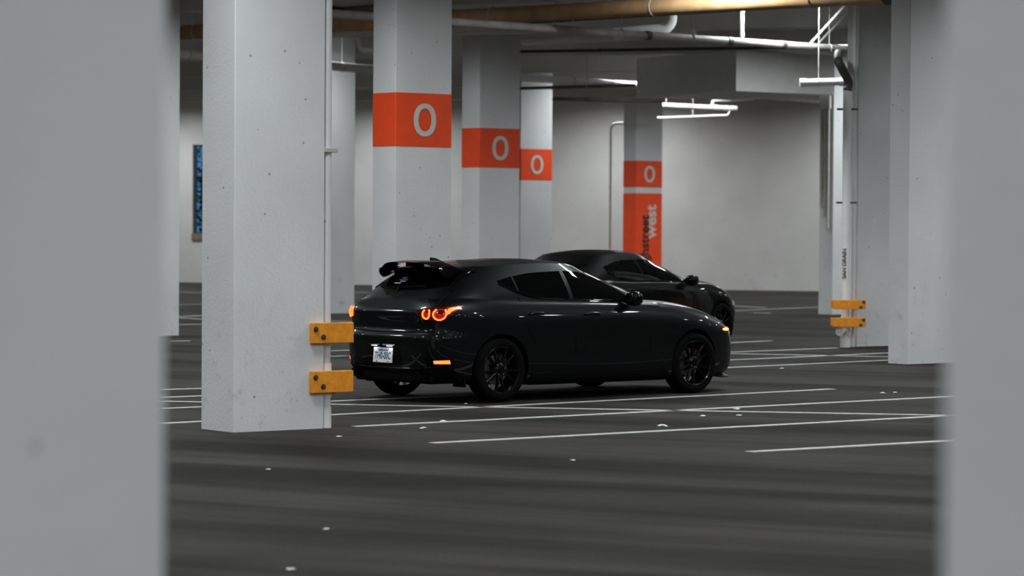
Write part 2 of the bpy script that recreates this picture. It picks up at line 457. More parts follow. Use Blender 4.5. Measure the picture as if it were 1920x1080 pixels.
def letter_o(parent, mtx, cx, cz, h=.437, wdt=.365, sw=.075, sh=.066):
    bm = bmesh.new(); N = 40
    out = []; inn = []
    for k in range(N):
        t = 2 * math.pi * k / N
        c, s = math.cos(t), math.sin(t)
        f = lambda v, p: math.copysign(abs(v) ** p, v)
        out.append((cx + f(c, .9) * wdt / 2, cz + f(s, .9) * h / 2)); inn.append((cx + f(c, .9) * (wdt / 2 - sw), cz + f(s, .9) * (h / 2 - sh)))
    lay = []
    for y in (-.003, -.009):
        lay.append(([bm.verts.new(mtx @ Vector((x, y, z))) for x, z in out], [bm.verts.new(mtx @ Vector((x, y, z))) for x, z in inn]))
    for k in range(N):
        j = (k + 1) % N
        bm.faces.new((lay[1][0][k], lay[1][0][j], lay[1][1][j], lay[1][1][k]))
        bm.faces.new((lay[0][0][k], lay[0][0][j], lay[1][0][j], lay[1][0][k]))
        bm.faces.new((lay[0][1][k], lay[0][1][j], lay[1][1][j], lay[1][1][k]))
        bm.faces.new((lay[0][0][k], lay[0][0][j], lay[0][1][j], lay[0][1][k]))
    o = obj('letter', bm, M['white_sign'], parent); o['label'] = 'white letter O'
    return o

CW, CD = .92, .52
BZ0, BZ1 = 2.81, 3.52
colN, mN = column('column', ground(438, 811), CW, CD, 'white concrete column with two yellow guard plates at its drain pipe')
def bycorner(px, s): return Vector(((px - 960) / s, FPX / s, 0))
banded = [(740, 142.0, 'white column with the largest orange O band behind the grey hatchback'),
          (897, 104.5, 'white column with an orange O band under the tan pipe, second in the banded row'),
          (974.5, 82.4, 'white column with an orange O band, partly behind the second banded column')]
for px, s, lab in banded:
    c, m_ = column('column', bycorner(px, s), CW, CD, lab)
    b_ = wrap(c, m_, CW, CD, BZ0, BZ1, 'orange_band', 'orange painted band with a white O')
    letter_o(b_, m_, .475, (BZ0 + BZ1) / 2 - .0)
colD, mD = column('column', bycorner(1191, 70.5), CW, CD, 'white column with orange O band and highstreet west panel before the far wall')
b_ = wrap(colD, mD, CW, CD, BZ0, BZ1, 'orange_band', 'orange painted band with a white O')
letter_o(b_, mD, .475, (BZ0 + BZ1) / 2)
pan = wrap(colD, mD, CW, CD, .45, 2.655, 'orange_panel', 'tall orange panel lettered highstreet west')
def side_text(s, size, cx, cz, parent, mtl, name, off, sx=1.0, proud=.008):
    me = text_mesh(s, size, off, .003, sx)
    rot = Matrix(((0, -1, 0, cx), (0, 0, -1, -proud), (1, 0, 0, cz), (0, 0, 0, 1)))   # reads upward on the long face
    me.transform(mD @ rot); me.materials.append(M[mtl])
    o = bpy.data.objects.new(name, me); C.objects.link(o); o.parent = parent
    return o
side_text('west', .50, .545, 1.90, pan, 'white_sign', 'lettering', .012, .93)
side_text('highstreet', .40, .33, 1.32, pan, 'black_sign', 'lettering', .010, .93)

kc = at_d(665, 423, 57.6); kc.z = 0
colK, mK = column('column', kc - AX * CW, CW, CD, 'plain white column standing behind the yellow guarded column')
lc = ground(335.5, 629)
colL, mL = column('column', lc - AX * CW, CW, CD, 'plain white column beside the far window')
colR, mR = column('column', ground(1701, 683), 1.0, .35, 'plain white pier standing in front of the drain pipe pier')
colS, mS = column('column', ground(1606, 650), CW, .25, 'white pier with drain pipe and yellow guard plates at its foot')
colT, mT = column('column', ground(1560, 590), CW, .40, 'white pier carrying three vertical conduits by the far wall')
# the two blurred piers close to the camera
c1 = Vector(((311 - 960) / FPX * 5.0, 5.0, 0))
colF, mF = column('column', c1 - AX * CW, CW, CD, 'large blurred white column with its foot out of sight, before the column by the window')
c2 = Vector(((1768 - 960) / FPX * 3.6, 3.6, 0))
colG, mG = column('column', c2 - BX * CD, CW, CD, 'large blurred white column with its foot out of sight, hiding the stall line ends')

# ------------------------------------------------------------------ yellow guards
def guard_plate(parent_mtx, x0, x1, z0, z1, y0, label, bolts):
    bm = bmesh.new(); box(bm, (x0, y0 - .045, z0), (x1, y0 - .002, z1), .006, parent_mtx)
    g = obj('guard_plate', bm, M['yellow'])
    tag(g, label, 'guard plate', 'yellow pipe guards')
    for bx_, bz_ in bolts:
        bm = bmesh.new()
        tube(bm, [parent_mtx @ Vector((bx_, y0 - .046, bz_)), parent_mtx @ Vector((bx_, y0 - .052, bz_))], .024, 16)
        tube(bm, [parent_mtx @ Vector((bx_, y0 - .052, bz_)), parent_mtx @ Vector((bx_, y0 - .068, bz_))], .013, 6)
        obj('bolt', bm, M['bolt'], g)
    return g
sN = 219.0
def zN(py): return (808 - py) / sN
for (ya, yb, lab) in ((607, 646, 'upper yellow guard plate bolted across the drain pipe of the white column'),
                      (698.5, 740, 'lower yellow guard plate bolted across the drain pipe of the white column')):
    za, zb_ = zN(yb), zN(ya)
    guard_plate(mN, CW - .150, CW + .285, za, zb_, 0, lab, [(CW - .115, zb_ - .055), (CW - .035, za + .055)])
# drain pipe at the end of column N
pc = mN @ Vector((CW + .058, .06, 0))
dn = empty('drain_pipe', (pc.x, pc.y, 0)); tag(dn, 'grey drain pipe up the end of the guarded white column', 'pipe')
obj('pipe', tube(bmesh.new(), [(0, 0, 0), (0, 0, BEAM - .02)], .045, 16), M['conc'], dn, 40)
for z0, z1 in ((0.0, .18), (.27, .335), (.43, .56), (.72, .74)):
    obj('coupling', tube(bmesh.new(), [(0, 0, z0), (0, 0, z1)], .054, 16), M['pipe_white'], dn, 40)
bm = bmesh.new(); tube(bm, [(0, 0, .33), AX * .10 + Vector((0, 0, .33))], .04, 14); obj('cleanout', bm, M['pipe_grey'], dn, 40)
bm = bmesh.new()
bx0 = mN @ Vector((CW, .02, 2.40)) - pc; 
box(bm, (CW, -.0, 2.395), (CW + .14, .10, 2.435), .004, mN)
box(bm, (CW, .03, 2.33), (CW + .05, .05, 2.40), .004, mN)
for v in bm.verts: v.co -= Vector((pc.x, pc.y, 0))
obj('bracket', bm, M['pipe_grey'], dn)
# debris-dark joint at foot of N: mortar skirt
# pier S: drain pipe with clean-out, guard plates
ps = at_d(1586.5, 423, 42.6); ps.z = 0
ds = empty('drain_pipe', (ps.x, ps.y, 0)); tag(ds, 'white drain pipe with lettering in front of the guarded pier', 'pipe')
top = at_d(1590, 155, 42.6).z
el = [(0, 0, 0), (0, 0, top - .05)]
obj('pipe', tube(bmesh.new(), el, .062, 18), M['pipe_white'], ds, 40)
e1 = at_d(1600, 158, 42.6) - ps; e2 = at_d(1571, 114, 42.3) - ps; e3 = at_d(1572, 100, 44.5) - ps
obj('elbow', tube(bmesh.new(), fillet([(0, 0, top - .12), (0.02, 0, top + .02), e2, e3], .12), .066, 16), M['pipe_dark'], ds, 40)
for z0, z1 in ((.0, .16), (.22, .3), (.36, .44)):
    obj('coupling', tube(bmesh.new(), [(0, 0, z0), (0, 0, z1)], .074, 18), M['pipe_white'], ds, 40)
bm = bmesh.new(); tube(bm, [(-.02, -.02, .24), (-.09, -.12, .24)], .055, 16); obj('cleanout', bm, M['pipe_white'], ds, 40)
bm = bmesh.new(); tube(bm, [(-.09, -.12, .24), (-.098, -.132, .24)], .068, 16); tube(bm, [(-.098, -.132, .24), (-.112, -.15, .24)], .018, 6); obj('cap', bm, M['pipe_white'], ds, 40)
for zz in (EYE + .37, EYE - .0 + 1.75):
    bm = bmesh.new(); box(bm, (-.15, -.02, zz - .015), (.16, .02, zz + .015), .004); obj('clamp', bm, M['bolt'], ds)
me = text_mesh('SAN DRAIN', .085, .001, .001, 1.0)
me.transform(Matrix(((0, -1, 0, -.028), (0, 0, -1, -.066), (1, 0, 0, EYE - .53), (0, 0, 0, 1)))); me.materials.append(M['black_sign'])
o = bpy.data.objects.new('lettering', me); C.objects.link(o); o.parent = ds
p2 = at_d(1600, 423, 42.75); p2.z = 0
tp = obj('service_pipe', tube(bmesh.new(), [(0, 0, 0), (0, 0, BEAM + .3)], .030, 12), M['conc'], None, 40); tp.location = p2
tag(tp, 'slim painted pipe beside the lettered drain pipe', 'pipe')
sS = 126.0
for (ya, yb, lab) in ((561, 578, 'upper yellow guard plate around the lettered drain pipe'), (594, 611, 'lower yellow guard plate around the lettered drain pipe')):
    za, zb_ = (650 - yb) / sS, (650 - ya) / sS
    ga = at_d(1563, 423, 42.42); gb = at_d(1624, 423, 42.42)
    mg = frame_mtx(Vector((ga.x, ga.y, 0)), Vector((1, .02, 0)), Vector((-.02, 1, 0)))
    g = guard_plate(mg, 0, gb.x - ga.x, za, zb_, 0, lab, [(gb.x - ga.x - .03, zb_ - .03), (gb.x - ga.x - .07, za + .03)])
    bm = bmesh.new(); L_ = gb.x - ga.x
    box(bm, (L_ - .045, 0, za + .01), (L_ - .005, .42, zb_ - .01), .004, mg); obj('return', bm, M['yellow'], g)
    bm = bmesh.new(); box(bm, (.005, 0, za + .01), (.045, .30, zb_ - .01), .004, mg); obj('return', bm, M['yellow'], g)

# pier T conduits
lt = frame_mtx((mT @ Vector((0, 0, 0))), BX, -AX)
for i, xx in enumerate((.10, .20, .30)):
    cbase = mT @ Vector((-.042, xx, 0))
    cd = empty('conduit', (cbase.x, cbase.y, 0)); tag(cd, ('longest', 'middle', 'shortest')[i] + ' of three painted vertical conduits on the far pier beside the wall', 'conduit', 'vertical conduits')
    obj('pipe', tube(bmesh.new(), [(0, 0, 1.75 + .25 * i), (0, 0, 4.17)], .030, 12), M['conduit'], cd, 40)
    for zz in (2.2, 3.4):
        bm = bmesh.new(); tube(bm, [(0, 0, zz), (0, 0, zz + .04)], .038, 12); obj('clamp', bm, M['conduit'], cd)
bm = bmesh.new(); box(bm, (-.03, .05, 4.18), (.043, .34, 4.45), .01); 
for v in bm.verts: v.co = mT @ (v.co - Vector((.045, 0, 0)))
cbx = obj('junction_box', bm, M['conduit']); tag(cbx, 'painted junction box where the three conduits end', 'electrical box')

# ------------------------------------------------------------------ overhead pipes
def pipe_run(name, pts, r, m, label, cps=(), hangers=(), bend=.15, cat='pipe', ring=None):
    p0 = Vector(pts[0])
    e = empty(name, p0); tag(e, label, cat)
    loc = [Vector(p) - p0 for p in pts]
    obj('pipe', tube(bmesh.new(), fillet(loc, bend) if len(loc) > 2 else loc, r, 18), m, e, 40)
    t = (loc[1] - loc[0]).normalized()
    for c in cps:
        q = loc[0].lerp(loc[1], c)
        obj('coupling', tube(bmesh.new(), [q - t * r * .8, q + t * r * .8], r * 1.16, 18), ring or m, e, 40)
    for h in hangers:
        q = loc[0].lerp(loc[1], h)
        bm = bmesh.new(); top_ = CEIL - p0.z
        tube(bm, [(q.x, q.y, q.z + r), (q.x, q.y, top_)], .009, 6)
        hr = obj('hanger_rod', bm, M['steel'], e)
        bm = bmesh.new(); side = Vector((-t.y, t.x, 0)).normalized()
        ring_pts = [q + side * math.cos(a) * (r * 1.05) + Vector((0, 0, 1)) * math.sin(a) * (r * 1.05) for a in np.linspace(0, 2 * math.pi, 17)]
        tube(bm, ring_pts, .010, 6, cap=False); obj('clevis', bm, M['steel'], hr)
    return e
pipe_run('main_pipe', [at_z(250, 66, 4.93), at_z(1700, -12, 4.93)], .122, M['pipe_tan'], 'thick tan insulated pipe crossing under the beams', (.46, .985), (.1, .44, .52, .72, .9), ring=M['pipe_dark'])
pipe_run('branch_pipe', [at_z(540, 20, 4.70), at_z(1760, 104, 4.70)], .060, M['pipe_grey'], 'weathered grey pipe running from the tan pipe to the pier', (.5, .63, .72), (.36, .46, .57, .80), ring=M['pipe_dark'])
pipe_run('drain_line', [at_z(250, 94, 4.80), at_z(760, 135, 4.80)], .085, M['pipe_white'], 'white hanging pipe behind the guarded column', (.3,), (.18, .745))
pipe_run('drain_line', [at_z(900, 139.5, 5.0), at_z(1330, 170, 5.0)], .085, M['pipe_white'], 'white hanging pipe in front of the highstreet west column', (.9,), (.38, .545))
pipe_run('drain_line', [at_z(1440, 180, 4.95), at_z(1545, 189, 4.95)], .075, M['pipe_white'], 'short white pipe under the boxed duct', (), (.3,))
pipe_run('vent_pipe', [at_z(560, 18, 5.0), at_z(640, 34, 5.0), at_z(730, 24, 5.0)], .16, M['pipe_dark'], 'dark fat duct bend behind the guarded column', (), (), .3)
pipe_run('tan_branch', [at_z(560, 40, 4.62), at_z(760, 50, 4.62)], .08, M['pipe_tan'], 'thin tan pipe just under the dark duct bend', (), (.2,))
pipe_run('sprinkler_line', [at_z(940, 44, 5.05), at_z(1420, 15, 5.05)], .035, M['pipe_dark'], 'thin dark sprinkler pipe under the tan pipe', (.25, .6), (.3, .6))
pipe_run('sprinkler_line', [at_z(960, 97, 5.06), at_z(1640, 86, 5.06)], .03, M['pipe_dark'], 'thin dark sprinkler pipe above the boxed duct', (.25,), ())
pipe_run('sprinkler_line', [at_z(960, 166, 4.80), at_z(1190, 160, 4.80)], .035, M['pipe_dark'], 'thin dark sprinkler pipe below the white hanging pipe', (.4,), (.62,))
pipe_run('sprinkler_line', [at_z(960, 183, 5.0), at_z(1240, 190, 5.0)], .045, M['pipe_dark'], 'thin dark sprinkler pipe close to the far wall', (.5,), ())
pipe_run('rain_leader', [at_z(981, 78, 5.05), at_z(1130, 71, 5.05), at_z(1300, 62, 5.05)], .075, M['pipe_white'], 'bright white pipe beyond the grey branch pipe', (.6,), ())
pipe_run('rain_leader', [at_d(1150, 64, 46.5), at_d(1246, 55, 46.5), at_d(1258, 42, 46.5), at_d(1258, -30, 46.5)], .10, M['pipe_white'], 'white pipe turning up into the ceiling', (), (), .25)
pipe_run('rain_leader', [at_d(670, 66, 52), at_d(676, 94, 52), at_d(800, 96, 52)], .05, M['pipe_white'], 'thin white pipe with a bend behind the largest banded column', (), (), .1)
# stand pipe on the branch pipe
b0 = at_z(1391, 76, 4.76); b1 = at_d(1391, 22, b0.y); b2 = at_d(1398, 10, b0.y)
pipe_run('riser', [b0, b1, b2], .036, M['pipe_white'], 'short white riser standing on the grey branch pipe', (.2, .75), ())
# braces
for i, (p, q, lab) in enumerate((((1519, 82), (1601, -8), 'thin steel brace beside the longer brace on the branch pipe'), ((1526, 90), (1622, -10), 'longer steel brace clamped to the branch pipe'))):
    a = at_z(p[0], p[1], 4.73); b = at_d(q[0], q[1], a.y + .1)
    br = obj('pipe_brace', tube(bmesh.new(), [a, b], .020, 8), M['pipe_white']); tag(br, lab, 'brace', 'steel pipe braces')
# sprinkler pipe on far wall
a = at_d(1144, 560, 79.6); z_t = at_d(1144, 233, 79.6).z
wp = at_d(1144, 423, 78.8)
pipe_run('wall_pipe', [(wp.x, wp.y, 0.0), (wp.x, wp.y, z_t), (wp.x + .9, wp.y - .33, z_t)], .03, M['pipe_grey'], 'slim grey pipe bending over on the far wall', (), (), .2)
# pipe assembly under the duct
D0 = 60
pipe_run('valve_pipe', [at_d(1242, 197, D0), at_d(1382, 203.5, D0)], .05, M['pipe_white'], 'white pipe with valves hanging below the boxed duct', (.72, .86, .94), (.05,))
pipe_run('valve_pipe', [at_d(1335, 201, D0), at_d(1337, 188, D0), at_d(1412, 185, D0)], .035, M['pipe_white'], 'thin white bypass above the valve pipe', (), (), .08)
pipe_run('valve_pipe', [at_d(1232, 221, D0), at_d(1366, 216, D0), at_d(1368, 206, D0)], .025, M['pipe_white'], 'slim white drain below the valve pipe', (), (.5,), .08)
pipe_run('stub_pipe', [at_d(1503, 155, 46), at_d(1582, 153, 46)], .06, M['pipe_white'], 'white pipe stub in front of the boxed duct', (.03, .97), (.4,))
# boxed duct
s_d = FPX / 55.0
dk = at_d(1380, 171, 55)
dz0 = dk.z; dz1 = min(at_d(1380, 88, 55).z, BEAM - .01)
mdk = frame_mtx(Vector((dk.x, dk.y, 0)), Vector((math.cos(R(34)), math.sin(R(34)), 0)), Vector((-math.sin(R(34)), math.cos(R(34)), 0)))
bm = bmesh.new(); box(bm, (0, 0, dz0), (2.45, 3.2, dz1), .008, mdk)
du = empty('boxed_duct', (dk.x, dk.y, dz0)); tag(du, 'white sheet metal duct box hung below the beams', 'duct')
for v in bm.verts: v.co -= Vector((dk.x, dk.y, dz0))
obj('duct_body', bm, M['duct'], du)
for xx in (.3, 2.1):
    for yy in (.3, 2.8):
        q = mdk @ Vector((xx, yy, dz1)) - Vector((dk.x, dk.y, dz0))
        bm = bmesh.new(); tube(bm, [q, (q.x, q.y, CEIL - dz0)], .012, 6); obj('hanger_rod', bm, M['steel'], du)

# ------------------------------------------------------------------ paper scraps on the floor
for i, (px, py, sz) in enumerate([(612, 992, .02), (1074, 863, .022), (545, 1068, .03), (503, 880, .02), (1241, 799, .05), (1318, 780, .03), (1386, 779, .03), (1381, 767, .04),
                     (832, 790, .035), (793, 803, .04), (636, 819, .03), (1655, 737, .03), (1678, 736, .025), (1466, 691, .03), (873, 757, .02)]):
    g = ground(px, py); bm = bmesh.new()
    bmesh.ops.create_icosphere(bm, subdivisions=2, radius=sz)
    for v in bm.verts:
        v.co *= random.uniform(.6, 1.15); v.co.z = abs(v.co.z) * .35
    o = obj('paper_scrap', bm, M['paper']); o.location = (g.x, g.y, 0); o.rotation_euler = (0, 0, random.uniform(0, 6))
    tag(o, 'small pale scrap of litter lying on the asphalt', 'litter', 'litter on the floor')

# ------------------------------------------------------------------ trees outside the window
tb = mw @ Vector((wx0 - 2.3, 5.5, 0))
tr = empty('tree', tb); tag(tr, 'dark leafy tree outside the far window', 'tree')
bm = bmesh.new()
tube(bm, [(0, 0, -.2), (.05, .02, 1.5), (-.05, 0, 3.0), (.1, 0, 5.0)], [.14, .11, .08, .03], 8)
for k in range(16):
    z = random.uniform(1.0, 4.6); a = random.uniform(0, 6.28); l = random.uniform(.7, 1.5)
    tube(bm, [(0, 0, z), (math.cos(a) * l * .5, math.sin(a) * l * .5, z + .35), (math.cos(a) * l, math.sin(a) * l, z + .5)], [.04, .025, .01], 5)
obj('trunk', bm, M['bark'], tr)
bm = bmesh.new()
for k in range(5200):
    z = random.betavariate(1.1, 1.6) * 4.8 + .2; a = random.uniform(0, 6.28); rr = 1.7 * math.sqrt(random.random())
    c = Vector((math.cos(a) * rr, math.sin(a) * rr, z)); s = random.uniform(.03, .075)
    u = Vector((random.gauss(0, 1), random.gauss(0, 1), random.gauss(0, 1))).normalized(); v = u.orthogonal().normalized()
    bm.faces.new([bm.verts.new(c + u * s), bm.verts.new(c + v * s * .5), bm.verts.new(c - u * s), bm.verts.new(c - v * s * .5)])
lf = obj('foliage', bm, M['leafm'], tr); lf['kind'] = 'stuff'

# ================================================================== cars
def interp(tab, x):
    xs = [a for a, _ in tab]; ys = [b for _, b in tab]
    return float(np.interp(x, xs, ys))
def smoothtab(tab, n=400):
    """monotone cubic resample of a table for smooth curves"""
    xs = np.array([a for a, _ in tab], float); ys = np.array([b for _, b in tab], float)
    h = np.diff(xs); d = np.diff(ys) / h
    m = np.zeros(len(xs)); m[0] = d[0]; m[-1] = d[-1]
    for i in range(1, len(xs) - 1):
        m[i] = 0 if d[i - 1] * d[i] <= 0 else 2 * d[i - 1] * d[i] / (d[i - 1] + d[i])
    q = np.linspace(xs[0], xs[-1], n); out = np.zeros(n)
    k = np.clip(np.searchsorted(xs, q) - 1, 0, len(h) - 1)
    t = (q - xs[k]) / h[k]
    out = (2 * t**3 - 3 * t**2 + 1) * ys[k] + (t**3 - 2 * t**2 + t) * h[k] * m[k] + (-2 * t**3 + 3 * t**2) * ys[k + 1] + (t**3 - t**2) * h[k] * m[k + 1]
    return lambda x: float(np.interp(x, q, out))

M1, M2, M3 = 26, 56, 34
def half_outline(xr, xf, hw, nr, nf, xm, xsr, xsf):
    """right half (y<0), rear centre -> side -> front centre"""
    def yr(x): return hw * max(0.0, 1 - (abs(x - xm) / (xm - xr)) ** nr) ** (1 / nr)
    def yf(x): return hw * max(0.0, 1 - (abs(x - xm) / (xf - xm)) ** nf) ** (1 / nf)
    def y(x): return yr(x) if x < xm else yf(x)
    def curve(x0, x1, rear):
        # dense points by angle
        ph = np.linspace(0, math.pi / 2, 700)
        n = nr if rear else nf
        cx_ = np.cos(ph) ** (2 / n); sy = np.sin(ph) ** (2 / n)
        X = xm - (xm - xr) * cx_ if rear else xm + (xf - xm) * cx_
        Y = hw * sy
        keep = (X <= x1 + 1e-9) if rear else (X >= x0 - 1e-9)
        X, Y = X[keep], Y[keep]
        X = np.append(X, x1 if rear else x0); Y = np.append(Y, y(x1 if rear else x0))
        return X, Y
    pts = []
    X, Y = curve(xr, xsr, True)
    s = np.concatenate([[0], np.cumsum(np.hypot(np.diff(X), np.diff(Y)))])
    q = np.linspace(0, s[-1], M1 + 1)
    pts += list(zip(np.interp(q, s, X), np.interp(q, s, Y)))
    for i in range(1, M2):
        x = xsr + (xsf - xsr) * i / M2
        pts.append((x, y(x)))
    X, Y = curve(xsf, xf, False)
    X, Y = X[::-1], Y[::-1]
    s = np.concatenate([[0], np.cumsum(np.hypot(np.diff(X), np.diff(Y)))])
    q = np.linspace(0, s[-1], M3 + 1)
    pts += list(zip(np.interp(q, s, X), np.interp(q, s, Y)))
    return [(float(a), -float(b)) for a, b in pts]

def loft_body(P):
    rows = []
    f_low = P['low']   # list of (f, hw, xr, xf)
    fs = [r[0] for r in f_low]
    hwf = smoothtab([(r[0], r[1]) for r in f_low]); xrf = smoothtab([(r[0], r[2]) for r in f_low]); xff = smoothtab([(r[0], r[3]) for r in f_low])
    zb = smoothtab(P['zbot']); zt = smoothtab(P['zbelt']); gz = smoothtab(P['zgh']); rz = smoothtab(P['zroof'])
    NL = 30
    xm = P['xm']
    for i in range(NL + 1):
        f = i / NL
        o = half_outline(xrf(f), xff(f), hwf(f), P['nr'], P['nf'], xm, P['xsr'], P['xsf'])
        row = []
        for x, y in o:
            z = zb(x) + f * (zt(x) - zb(x))
            # hollow of the flank between the wheels
            hol = .016 * math.exp(-((f - .50) / .2) ** 2) * math.exp(-((x - 1.45) / .85) ** 2)
            row.append((x, y + hol, z))
        rows.append(row)
    # deck rows from belt to greenhouse base
    G = P['gh']
    gb = half_outline(G['xr0'], G['xf0'], G['hw0'], G['nr'], G['nf'], G['xm'], G['xsr0'], G['xsf0'])
    gbase = [(x, y, gz(x)) for x, y in gb]
    top = rows[-1]; ND = 10
    for k in range(1, ND + 1):
        t = k / ND
        row = []
        for (a, b) in zip(top, gbase):
            d = math.hypot(a[0] - b[0], a[1] - b[1])
            bul = P['hood'] * min(1, d / .9) * math.sin(math.pi * t) * (1 - .3 * t) + .25 * 0
            tz = t ** .8 if d > .25 else t
            row.append((a[0] + (b[0] - a[0]) * t, a[1] + (b[1] - a[1]) * t, a[2] + (b[2] - a[2]) * tz + bul))
        rows.append(row)
    NG = 16
    for k in range(1, NG + 1):
        t = k / NG
        hw = G['hw0'] + (G['hw1'] - G['hw0']) * t ** 1.3
        xr = G['xr0'] + (G['xr1'] - G['xr0']) * t ** G.get('er', 1.0); xf = G['xf0'] + (G['xf1'] - G['xf0']) * t ** 1.1
        o = half_outline(xr, xf, hw, G['nr'] + (3.2 - G['nr']) * 0, G['nf'], G['xm'], G['xsr0'] + (G['xsr1'] - G['xsr0']) * t, G['xsf0'] + (G['xsf1'] - G['xsf0']) * t)
        row = []
        for i, (x, y) in enumerate(o):
            z0 = gbase[i][2]; z1 = rz(x)
            row.append((x, y, z0 + (z1 - z0) * t))
        rows.append(row)
    edge = rows[-1]; xc = (G['xr1'] + G['xf1']) / 2
    for k in range(1, 11):
        r = k / 10 * .96
        row = []
        for (x, y, z) in edge:
            nx = xc + (x - xc) * (1 - .75 * r ** 1.4)
            row.append((nx, y * (1 - r), rz(nx) + P['crown'] * (1 - (1 - r) ** 2.2)))
        rows.append(row)
    n = len(rows[0])
    V = []; idx = []
    for row in rows:
        full = row + [(x, -y, z) for (x, y, z) in row[-2:0:-1]]
        idx.append(list(range(len(V), len(V) + len(full)))); V += full
    F = []
    for a, b in zip(idx[:-1], idx[1:]):
        m = len(a)
        for j in range(m):
            F.append((a[j], a[(j + 1) % m], b[(j + 1) % m], b[j]))
    F.append(tuple(idx[0][::-1])); F.append(tuple(idx[-1]))
    return V, F

class Skin:
    def __init__(self, V, F):
        self.t = BVHTree.FromPolygons([Vector(v) for v in V], F)
    def side(self, x, z, sgn=-1):
        h = self.t.ray_cast(Vector((x, sgn * 3, z)), Vector((0, -sgn, 0)))
        return (h[0], h[1]) if h[0] is not None else (None, None)
    def rear(self, y, z):
        h = self.t.ray_cast(Vector((-4, y, z)), Vector((1, 0, 0)))
        return (h[0], h[1]) if h[0] is not None else (None, None)
    def front(self, y, z):
        h = self.t.ray_cast(Vector((8, y, z)), Vector((-1, 0, 0)))
        return (h[0], h[1]) if h[0] is not None else (None, None)
    def topdown(self, x, y):
        h = self.t.ray_cast(Vector((x, y, 4)), Vector((0, 0, -1)))
        return (h[0], h[1]) if h[0] is not None else (None, None)

def patch(name, hit, us, lo, hi, nv, off, m, parent, depth=.012, inset=0):
    """a closed, thin-walled panel lying on the skin: for each u, v runs from lo(u) to hi(u)"""
    top = []; bot = []
    for u in us:
        a = []; b = []
        for j in range(nv + 1):
            v = lo(u) + (hi(u) - lo(u)) * j / nv
            p, n = hit(u, v)
            if p is None:
                h2 = hit(u * .97, v)
                p, n = h2 if h2[0] is not None else (top[-1][j] if top else a[-1], Vector((0, 0, 1)))
            if n.length == 0: n = Vector((0, 0, 1))
            a.append(p + n * off); b.append(p - n * depth)
        top.append(a); bot.append(b)
    bm = bmesh.new()
    T = [[bm.verts.new(p) for p in a] for a in top]; B = [[bm.verts.new(p) for p in a] for a in bot]
    nu = len(us)
    for i in range(nu - 1):
        for j in range(nv):
            bm.faces.new((T[i][j], T[i + 1][j], T[i + 1][j + 1], T[i][j + 1]))
            bm.faces.new((B[i][j], B[i][j + 1], B[i + 1][j + 1], B[i + 1][j]))
        bm.faces.new((T[i][0], B[i][0], B[i + 1][0], T[i + 1][0])); bm.faces.new((T[i][nv], T[i + 1][nv], B[i + 1][nv], B[i][nv]))
    for j in range(nv):
        bm.faces.new((T[0][j], T[0][j + 1], B[0][j + 1], B[0][j])); bm.faces.new((T[-1][j], B[-1][j], B[-1][j + 1], T[-1][j + 1]))
    return obj(name, bm, m, parent, 40)

def seam(name, pts, m, parent, r=.004):
    return obj(name, tube(bmesh.new(), pts, r, 6), m, parent, 60)

